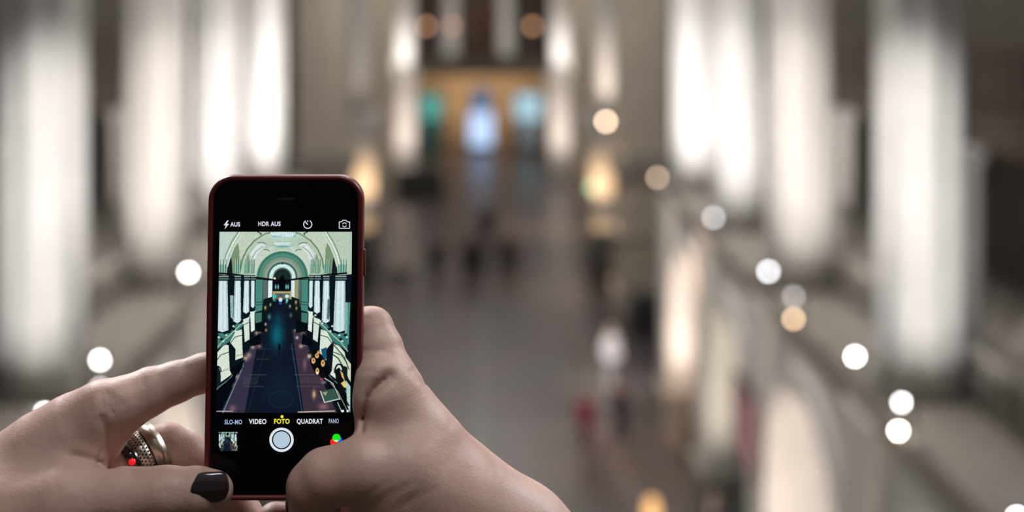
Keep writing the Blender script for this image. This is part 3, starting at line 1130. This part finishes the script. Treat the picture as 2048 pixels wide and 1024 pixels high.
# end wall
poly([(547, 562), (583, 562), (583, 582), (547, 582)], (10, 18, 22))
ell(565, 566, 6, 14, (6, 8, 10))
for x in (552, 557, 573, 577):
    ell(x, 575, 1.6, 5, (120, 190, 184), .9)
ell(550, 558, 2.2, 2.2, (250, 225, 190))
poly([(546, 584), (584, 584), (584, 600), (546, 600)], (176, 166, 124))
poly([(550, 588), (580, 588), (580, 600), (550, 600)], (60, 52, 40), .6)
ell(550, 594, 4, 3.4, (40, 196, 186))
ell(550, 602, 3.4, 2.6, (40, 130, 130))
ell(562, 592, 3, 3, (40, 90, 130))
ell(562, 601, 4, 4.5, (206, 228, 250))
ell(562, 608, 3, 3, (20, 90, 140))
ell(575, 594, 4.4, 3.4, (190, 236, 244))
ell(575, 602, 2.6, 3.4, (90, 190, 210))
# things at the right foot: golden spheres, glass table
poly([(618, 706), (634, 700), (646, 712), (654, 728), (650, 748), (634, 752), (624, 730)], (8, 10, 12))
for x, y, rx, ry in ((636, 713, 4, 5), (629, 723, 4, 6), (648, 728, 4, 7), (637, 744, 3.6, 7), (640, 706, 4, 3)):
    ell(x, y, rx, ry, (218, 176, 108))
    ell(x, y - 1, rx * .35, ry * .3, (90, 44, 16))
ell(621, 714, 5, 6, (236, 206, 196), .9, soft=1)
ell(637, 747, 1.8, 3, (250, 244, 190))
ell(646, 760, 3, 2.4, (210, 60, 90), .8)
ell(650, 766, 6, 4, (180, 160, 170), .7, soft=1)
poly([(644, 784), (670, 778), (680, 798), (654, 806)], (52, 84, 74))
poly([(647, 786), (658, 784), (654, 793)], (190, 170, 110), .8)
line([(644, 784), (652, 806), (681, 799)], (214, 226, 222), 2)
line([(652, 758), (668, 768), (683, 800)], (206, 214, 206), 1.8)
line([(664, 768), (678, 784), (698, 824)], (150, 156, 130), 1.6)
line([(648, 752), (668, 762), (690, 790)], (10, 14, 16), 3)
arc(680, 744, 8, 14, 20, 190, (8, 12, 14), 3)
poly([(672, 742), (680, 736), (686, 744), (694, 790), (684, 786), (674, 760)], (14, 16, 24))
poly([(682, 742), (688, 748), (692, 764), (686, 756)], (222, 176, 96))
poly([(684, 768), (692, 762), (700, 778), (690, 776)], (232, 200, 120))
poly([(694, 762), (703, 774), (703, 826), (697, 812)], (170, 208, 196))
line([(680, 780), (700, 812)], (10, 16, 16), 3)
line([(678, 806), (686, 824)], (180, 206, 200), 1.6)
line([(439, 823.5), (470, 823.5)], (206, 190, 180), 2.2, .85)
line([(600, 825), (672, 823)], (236, 214, 190), 2.2, .85)
ell(470, 818, 8, 8, (150, 108, 112), .7, soft=1)
ell(650, 814, 12, 8, (160, 116, 116), .7, soft=1)
ell(688, 823, 3, 2.5, (244, 248, 240))
ell(698, 823, 2.5, 2.5, (214, 236, 224))

img = IMG.reshape(GH, SS, GW, SS, 3).mean((1, 3))
# fine photographic texture of the stonework and the floor
tex = rng.rand(GH, GW).astype(np.float32)
tex = (tex + np.roll(tex, 1, 0) + np.roll(tex, 1, 1)) / 3 - .5
img = np.clip(img * (1 + .2 * tex[..., None]), 0, 255)


def lin(a):
    a = np.asarray(a, np.float32) / 255.
    return np.where(a <= .04045, a / 12.92, ((a + .055) / 1.055) ** 2.4)


def picture_mesh(name, img, corners, z, parent):
    """a grid of coloured dots of light; corners are pixels tl, tr, br, bl"""
    gh, gw = img.shape[:2]
    c = [np.array(uv(*p)) for p in corners]
    s_, t_ = np.meshgrid(np.linspace(0, 1, gw + 1), np.linspace(0, 1, gh + 1))
    P = ((1 - s_) * (1 - t_))[..., None] * c[0] + (s_ * (1 - t_))[..., None] * c[1] + (s_ * t_)[..., None] * c[2] + ((1 - s_) * t_)[..., None] * c[3]
    V = np.concatenate([P, np.full(P.shape[:2] + (1,), z)], -1).reshape(-1, 3)
    a = (np.arange(gh)[:, None] * (gw + 1) + np.arange(gw)[None, :]).ravel()
    Q = np.stack([a, a + gw + 1, a + gw + 2, a + 1], 1)
    me = np_mesh(name, V, Q)
    at_ = me.color_attributes.new(name='picture', type='FLOAT_COLOR', domain='CORNER')
    colr = np.ones((gh * gw, 4, 4), np.float32)
    colr[:, :, :3] = lin(img).reshape(-1, 1, 3)
    at_.data.foreach_set('color', colr.ravel())
    m = emis('display_picture', (1, 1, 1), 1.0)
    nt = m.node_tree
    if 'A' not in nt.nodes:
        an = nt.nodes.new('ShaderNodeAttribute')
        an.name = 'A'
        an.attribute_name = 'picture'
        e = [n for n in nt.nodes if n.type == 'EMISSION'][0]
        nt.links.new(an.outputs['Color'], e.inputs[0])
    return link(name, me, m, parent)


o = picture_mesh('viewfinder_picture', img, [(438.5, 464), (703.5, 464), (700.5, 826.5), (432, 826.5)], ZG + .00004, phone)
o['label'] = 'glowing camera preview of a green white vaulted hall'
# thumbnail: the same picture, small
ti = img[int(GH * .2):int(GH * .95)]
ti = ti[np.linspace(0, len(ti) - 1, 44).astype(int)][:, np.linspace(0, GW - 1, 42).astype(int)]
o = picture_mesh('thumbnail_picture', ti, [(437, 865), (474, 865), (474, 903), (437, 903)], ZG + .00004, phone)

# ---- icons and lettering of the camera app
PXM = PHD / F


def glyph(name, text, px, py, hpx, col, k=1., wpx=None, bold=.0):
    cu = bpy.data.curves.new(name, 'FONT')
    cu.body = text
    cu.align_x = 'CENTER'
    cu.align_y = 'CENTER'
    cu.size = hpx * PXM / .70
    cu.extrude = .00002
    cu.offset = bold * PXM
    cu.space_character = 1.1
    cu.materials.append(emis('glow_' + name + text[:3], col, k))
    o = bpy.data.objects.new(name, cu)
    COL.objects.link(o)
    o.parent = phone
    u_, v_ = uv(px, py)
    o.location = (u_, v_, ZG + .00004)
    bpy.context.view_layer.update()
    wcur = o.dimensions.x / PXM
    me = bpy.data.meshes.new_from_object(o.evaluated_get(bpy.context.evaluated_depsgraph_get()))
    loc = o.location.copy()
    bpy.data.objects.remove(o)
    me.name = name
    q = bpy.data.objects.new(name, me)
    COL.objects.link(q)
    q.parent = phone
    q.location = loc
    if wpx and wcur > 0:
        q.scale = (wpx / wcur, 1, 1)
    return q


WHITE = (.80, .84, .92)
glyph('flash_text', 'AUS', 470, 449.5, 8.5, WHITE, .85, 20, .35)
glyph('hdr_text', 'HDR AUS', 538, 448.5, 8.5, WHITE, .85, 45, .35)
glyph('slow_motion_text', 'SLO-MO', 466, 845.5, 8.5, (.35, .45, .7), .9, 35, .35)
glyph('video_text', 'VIDEO', 515, 844.5, 9, WHITE, .9, 35, .4)
glyph('photo_text', 'FOTO', 563, 844, 9, (.9, .85, .02), .95, 31, .45)
glyph('square_text', 'QUADRAT', 619, 844, 9, WHITE, .9, 52, .4)
glyph('panorama_text', 'PANO', 667, 843.5, 8.5, (.42, .5, .68), .85, 20, .3)


def flat(name, shapes, col, k=1., z=ZG + .00003, label=None):
    """thin luminous shapes on the glass; each shape is a list of pixel points"""
    bm = bmesh.new()
    for pts in shapes:
        pp = [uv(*p) for p in pts]
        a = [bm.verts.new((x, y, z)) for x, y in pp]
        b = [bm.verts.new((x, y, z + .00004)) for x, y in pp]
        n = len(a)
        bm.faces.new(b)
        bm.faces.new(a[::-1])
        for i in range(n):
            bm.faces.new((a[i], a[(i + 1) % n], b[(i + 1) % n], b[i]))
    o = obj(name, bm, emis('glow_' + name, col, k), phone)
    if label:
        o['label'] = label
    return o


def circ(cx, cy, r, n=40, a0=0, a1=360):
    return [(cx + r * math.cos(math.radians(a)), cy + r * math.sin(math.radians(a))) for a in np.linspace(a0, a1, n, endpoint=(a1 - a0) < 360)]


def band(pts, wd, closed=False):
    """quads along a polyline"""
    out = []
    P = pts + ([pts[0]] if closed else [])
    for (ax, ay), (bx, by) in zip(P, P[1:]):
        l = math.hypot(bx - ax, by - ay) or 1
        nx, ny = -(by - ay) / l * wd / 2, (bx - ax) / l * wd / 2
        out.append([(ax + nx, ay + ny), (bx + nx, by + ny), (bx - nx, by - ny), (ax - nx, ay - ny)])
    return out


flat('flash_icon', [[(454, 441), (446.5, 451), (451, 451), (448.5, 459), (457.5, 448), (453, 448), (456.5, 441)]], WHITE, .9)
flat('timer_icon', band(circ(615, 449, 8.2, 20, -60, 240), 1.9) + band([(615, 449.5), (610.5, 444.5)], 2.2) + band([(615, 441), (615, 444.5)], 1.6), WHITE, .85)
cmi = [(678, 444), (683, 444), (685, 441), (692, 441), (694, 444), (699, 444), (699, 457), (678, 457)]
flat('camera_flip_icon', band(cmi, 1.6, True) + band(circ(688.5, 450, 4, 12, 20, 160), 1.5) + band(circ(688.5, 450, 4, 12, 200, 340), 1.5), WHITE, .85)
flat('mode_dot', [circ(563.5, 834, 3, 16)], (.9, .85, .02), 1)
flat('shutter_ring', band(circ(562.5, 880.5, 21.8, 64), 5.2, True), (.80, .88, .96), .92, label='white ring round the shutter button')
flat('shutter_button', [circ(562.5, 880.5, 16.8, 48)], (.50, .61, .74), .95, label='pale blue round shutter button')
flat('filter_icon_blue', [circ(677, 881.5, 7.5, 28)], (.03, .05, .95), 1, ZG + .00001, 'blue circle of the filter icon')
flat('filter_icon_red', [circ(667.5, 885, 7.8, 28)], (.95, .02, .01), 1, ZG + .00003, 'red circle of the filter icon')
flat('filter_icon_green', [circ(672.5, 876.5, 8.2, 28)], (.01, .80, .01), 1, ZG + .00006, 'green circle of the filter icon')
flat('filter_icon_core', [[(668, 881), (676, 881), (674.5, 884.5), (670.5, 884.5)]], (.8, .95, .7), 1, ZG + .00009, 'pale core where the circles overlap')

# ================================================================== THE HANDS
PERS = thing('person', 'person holding up the phone in both hands, only hands and wrists in view', 'person', (0, PHD + .01, H - .23))


def J(px, py, dep, r):
    """joint seen at a pixel, dep mm behind the plane of the phone's glass, radius in mm"""
    d = PHD + dep / 1000.
    p = at(px, py, d)
    return (p.x, p.y, p.z, r / 1000.)


def crease(d, P, pts, dp, wpx, maxdep):
    """press a furrow into the side of the skin that lies nearer than maxdep mm behind the glass"""
    px = VX + F * P[..., 0] / P[..., 1]
    py = (H - P[..., 2]) * F / P[..., 1]
    c = None
    for (ax_, ay_), (bx_, by_) in zip(pts, pts[1:]):
        l2 = (bx_ - ax_) ** 2 + (by_ - ay_) ** 2
        t = np.clip(((px - ax_) * (bx_ - ax_) + (py - ay_) * (by_ - ay_)) / l2, 0, 1)
        q = np.hypot(px - ax_ - t * (bx_ - ax_), py - ay_ - t * (by_ - ay_))
        q = q + np.where((t <= 0) | (t >= 1), 0, 0)
        c = q if c is None else np.minimum(c, q)
    front = np.clip((PHD + maxdep / 1000. - P[..., 1]) / .003 + 1, 0, 1)
    return d + dp / 1000. * np.exp(-c ** 2 / (2 * wpx ** 2)) * front


def LF(P):
    back = chain(P, [J(-170, 1110, 6, 34), J(-20, 1015, 8, 28), J(95, 917, 10, 21.5), J(165, 868, 10, 18)], .012)
    index = chain(P, [J(160, 868, 10, 18), J(222, 826, 12, 12.8), J(300, 783, 15, 10.6), J(350, 765, 17, 9.2), J(405, 746, 19, 8.6), J(475, 726, 20, 7.6)], .008)
    d = smin(back, index, .008)
    d = smin(d, cone(P, J(205, 815, 6, 11.5)[:3], J(235, 808, 7, 10)[:3], .0115, .0100), .008)
    thumb = chain(P, [J(-150, 1120, -4, 30), J(20, 1050, -10, 24), J(130, 1012, -14, 18), J(235, 998, -15, 13.2), J(330, 988, -15, 11.2), J(395, 986, -13.5, 10.6), J(428, 981, -12, 8.4)], .010)
    d = smin(d, thumb, .010)
    # recess between the thumb and the index finger
    return d


def LF2(P):
    mid = chain(P, [J(190, 965, 12, 9.6), J(240, 926, 15, 9.6), J(300, 897, 22, 9.6), J(335, 890, 26, 9.8), J(370, 909, 26.5, 10), J(420, 950, 25.5, 9.8), J(485, 1034, 25, 9.8)], .006)
    low = chain(P, [J(60, 1080, 26, 12), J(260, 1090, 28, 10.5), J(400, 1085, 28, 10)], .006)
    return np.minimum(mid, low)


def left_hand(P):
    d = LF(P)
    f2 = LF2(P)
    d = smin(d, f2, .002)
    # knuckle creases on the index finger and thumb, folds of the web
    for pts, dp, wd, md in (([(222, 788), (232, 812)], .7, 2.6, 0), ([(213, 786), (219, 815), (226, 826)], .8, 2.6, 0), ([(204, 790), (208, 818)], .8, 2.6, 0),
                            ([(236, 796), (246, 812)], .4, 2.2, 0), ([(196, 800), (196, 822)], .6, 2.6, 0), ([(180, 806), (182, 824)], .4, 2.6, 0),
                            ([(203, 838), (212, 858), (217, 890), (219, 930)], 1.1, 6, 3), ([(200, 905), (196, 925)], .6, 3, 3),
                            ([(150, 912), (180, 920), (222, 936), (262, 942)], 1.1, 6, 0),
                            ([(362, 722), (372, 742)], .5, 2.5, 14), ([(370, 722), (378, 740)], .3, 2.2, 14), ([(282, 748), (290, 775)], .3, 3, 14),
                            ([(318, 952), (316, 985)], .35, 2.5, 0), ([(328, 950), (328, 988)], .45, 2.5, 0), ([(338, 952), (338, 980)], .3, 2.5, 0)):
        d = crease(d, P, pts, dp, wd, md)
    # nail bed dip on the thumb
    return d


def right_hand(P):
    index = chain(P, [J(640, 652, 21, 8.0), J(695, 650, 21, 8.6), J(744, 657, 18, 9.6), J(757, 700, 13, 11.2), J(766, 745, 8, 12.4), J(782, 800, 4, 14.8)], .007)
    palm = chain(P, [J(782, 800, 4, 14.8), J(818, 890, 2, 22.5), J(895, 1004, 4, 28), J(1018, 1102, 8, 31), J(1130, 1215, 10, 31)], .014)
    d = smin(index, palm, .010)
    web = chain(P, [J(760, 760, -2, 8.4), J(756, 800, -5, 8.6), J(758, 868, -6, 8.9)], .006)
    d = smin(d, web, .007)
    thumb = chain(P, [J(880, 1010, -6, 24), J(808, 945, -13, 18.5), J(728, 942, -19, 14.6), J(650, 955, -21, 12.0), J(626, 974, -20, 11.0), J(628, 1015, -16, 10.6), J(632, 1060, -13, 9.4)], .008)
    d = smin(d, thumb, .006)
    thenar = chain(P, [J(790, 1020, -12, 19), J(860, 1080, -6, 26)], .01)
    d = smin(d, thenar, .008)
    # fingers behind the phone's lower end
    low = chain(P, [J(800, 1075, 26, 10.5), J(690, 1038, 24, 10), J(600, 1050, 20, 9.2), J(549, 1043, 18, 8.6)], .005)
    low2 = chain(P, [J(830, 960, 30, 10), J(700, 940, 26, 9.5), J(600, 930, 24, 8.6), J(520, 925, 21, 8)], .005)
    low3 = chain(P, [J(820, 840, 26, 10), J(700, 800, 24, 9.5), J(600, 790, 23, 8.6), J(540, 790, 21, 8)], .005)
    d = smin(d, np.minimum(np.minimum(low, low2), low3), .004)
    # fold between the web of the index finger and the thumb, creases of the palm side
    for pts, dp, wd, md in (([(777, 754), (755, 772), (738, 795), (730, 835)], 2.5, 9, 4), ([(768, 760), (752, 776), (736, 800), (728, 832), (724, 866)], 1.6, 3.5, 4),
                            ([(712, 1016), (735, 990), (775, 962)], .3, 4, 0), ([(742, 1018), (775, 990), (830, 965)], .3, 4, 0), ([(790, 1020), (830, 995), (870, 980)], .2, 4, 0),
                            ([(722, 744), (745, 742), (770, 750)], .3, 3, 6), ([(722, 702), (750, 700), (778, 706)], .45, 3, 10), ([(730, 640), (765, 632)], .3, 3, 10),
                            ([(828, 738), (836, 752), (850, 770)], .6, 3, 14), ([(820, 742), (834, 764)], .4, 3, 14),
                            ([(640, 905), (648, 930)], .3, 4, 0), ([(652, 900), (660, 925)], .3, 4, 0)):
        d = crease(d, P, pts, dp, wd, md)
    return d


def bounds(px0, px1, py0, py1, d0, d1):
    a = at(px0, py1, PHD + d0)
    b = at(px1, py0, PHD + d1)
    e = at(px0, py1, PHD + d1)
    g = at(px1, py0, PHD + d0)
    return (min(a.x, e.x) - .004, PHD + d0, e.z - .002), (max(b.x, g.x) + .004, PHD + d1, g.z + .004)


HSTEP = .00085
for nm, fn, bd in (('left_hand', left_hand, bounds(-60, 535, 690, 1080, -.045, .045)), ('right_hand', right_hand, bounds(515, 1230, 600, 1080, -.05, .045))):
    V, Q = surface_net(fn, bd[0], bd[1], HSTEP)
    V = smooth_verts(V, Q, 3)
    V = V - np.array(PERS.location)
    o = link(nm, np_mesh(nm, V, Q), M_SKIN, PERS, True)
    if nm == 'left_hand':
        LH = o
    else:
        RH = o

M_NAIL = mat('plum_nail_varnish', (.022, .010, .014), .16, coat=1., spec=.6)


def nail(parent, c, along, normal, L, Wd, curve, name='thumbnail_nail', lift=0.):
    """plate curved across its width: c centre on the skin, along = towards the tip"""
    along = Vector(along).normalized()
    normal = (Vector(normal) - along * Vector(normal).dot(along)).normalized()
    side = along.cross(normal)
    bm = bmesh.new()
    nu, nv = 18, 16
    top, bot = [], []
    for i in range(nu + 1):
        s_ = i / nu * 2 - 1
        ww = 1.0
        e0 = abs(s_)
        ww *= 1 - (.34 if s_ > 0 else .5) * e0 ** 7
        rt, rb = [], []
        for j in range(nv + 1):
            q = j / nv * 2 - 1
            yy = q * Wd / 2 * ww
            zz = -curve * (q * ww) ** 2 - .0007 * s_ * s_ - (.0006 if s_ > 0 else 0) * s_ ** 2
            bul = (1 - .35 * q * q)
            p = Vector(c) + along * (s_ * L / 2 * ((1 - .12 * q * q) if s_ > 0 else 1 - .16 * q * q)) + side * yy + normal * (zz + lift)
            rt.append(bm.verts.new(p + normal * .0005))
            rb.append(bm.verts.new(p - normal * .0008))
        top.append(rt)
        bot.append(rb)
    for i in range(nu):
        for j in range(nv):
            bm.faces.new((top[i][j], top[i + 1][j], top[i + 1][j + 1], top[i][j + 1]))
            bm.faces.new((bot[i][j], bot[i][j + 1], bot[i + 1][j + 1], bot[i + 1][j]))
    for i in range(nu):
        bm.faces.new((top[i][0], bot[i][0], bot[i + 1][0], top[i + 1][0]))
        bm.faces.new((top[i][nv], top[i + 1][nv], bot[i + 1][nv], bot[i][nv]))
    for j in range(nv):
        bm.faces.new((top[0][j], top[0][j + 1], bot[0][j + 1], bot[0][j]))
        bm.faces.new((top[nu][j], bot[nu][j], bot[nu][j + 1], top[nu][j + 1]))
    bmesh.ops.translate(bm, vec=-PERS.location, verts=bm.verts)
    o = obj(name, bm, M_NAIL, parent, True)
    o['label'] = 'dark plum varnished thumbnail'
    return o


nail(LH, J(420, 977, -22.3, 0)[:3], (1, .20, -.05), (0, -1, .14), .0160, .0124, .0024, lift=.0004)
nail(RH, J(580, 1014, -13, 0)[:3], (.04, .05, -1), (-1, .25, 0), .0150, .0120, .0026, lift=.0012)

# ------------------------------------------------------------------ the ring
rc = Vector(J(291, 908, 19.5, 0)[:3])
ax = (Vector(J(330, 872, 27, 0)[:3]) - Vector(J(240, 925, 14, 0)[:3])).normalized()
ring = thing('finger_ring', 'wide silver ring with a perforated band on the left hand middle finger', 'ring', rc)
ring.rotation_euler = ax.to_track_quat('Z', 'Y').to_euler()


def band_mesh(z0, z1, r0, r1, th, n=72, notch=False):
    bm = bmesh.new()
    lay = [(r0 - .0, z0), (r1, z1), (r1 - th, z1), (r0 - th, z0)]
    rings = []
    for r, z in lay:
        rings.append([bm.verts.new((r * math.cos(2 * PI * i / n), r * math.sin(2 * PI * i / n), z)) for i in range(n)])
    for k in range(4):
        a, b = rings[k], rings[(k + 1) % 4]
        for i in range(n):
            bm.faces.new((a[i], a[(i + 1) % n], b[(i + 1) % n], b[i]))
    return bm


M_SIL = mat('brushed_silver', (.62, .55, .47), .32, metal=1., noise=.08, nscale=300, bump=.1, bscale=1500)
M_BLK = mat('gloss_black', (.006, .004, .005), .12, coat=.8)
obj('plain_band', band_mesh(.0005, .0068, .0124, .0121, .0012), M_SIL, ring, True)
obj('groove', band_mesh(-.0002, .0006, .0119, .0119, .0009), M_BLK, ring, True)
obj('perforated_band', band_mesh(-.0060, -.0001, .0116, .0121, .0010), M_SIL, ring, True)['label'] = 'silver band with rows of dark holes'
obj('black_band', band_mesh(-.0108, -.0059, .0106, .0117, .0010), M_BLK, ring, True)['label'] = 'glossy black outer band'  # plain glossy black zone at the finger root end
bm = bmesh.new()
for rr in range(4):
    z = -.0052 + rr * .0014
    for i in range(44):
        a = 2 * PI * (i + .5 * (rr % 2)) / 44
        r = .0116 + (z + .0060) / .0059 * .0005 + .00006
        u_ = Vector((-math.sin(a), math.cos(a), 0))
        n_ = Vector((math.cos(a), math.sin(a), 0))
        c = n_ * r + Vector((0, 0, z))
        vs_ = [bm.verts.new(c + u_ * .00045 * math.cos(t) + Vector((0, 0, .00045 * math.sin(t)))) for t in np.linspace(0, 2 * PI, 8, endpoint=False)]
        vc = [bm.verts.new(v.co - n_ * .0002) for v in vs_]
        bm.faces.new(vs_)
        for k in range(8):
            bm.faces.new((vs_[k], vc[k], vc[(k + 1) % 8], vs_[(k + 1) % 8]))
o = obj('holes', bm, M_BLK, ring)
o['kind'] = 'stuff'
o['label'] = 'rows of tiny dark holes'
# red dot on the black band, facing the viewer, glow put into its material
inv = ring.rotation_euler.to_matrix().inverted()
vd = inv @ (Vector((0, 0, H)) - rc)
a = math.atan2(vd.y, vd.x)
bm = bmesh.new()
bmesh.ops.create_uvsphere(bm, u_segments=16, v_segments=8, radius=.0016)
o = obj('red_dot', bm, mat('red_dot', (.9, .01, .01), .2, emit=(1, .01, .01), es=.6), ring, True)
o.location = (.0110 * math.cos(a), .0110 * math.sin(a), -.0090)
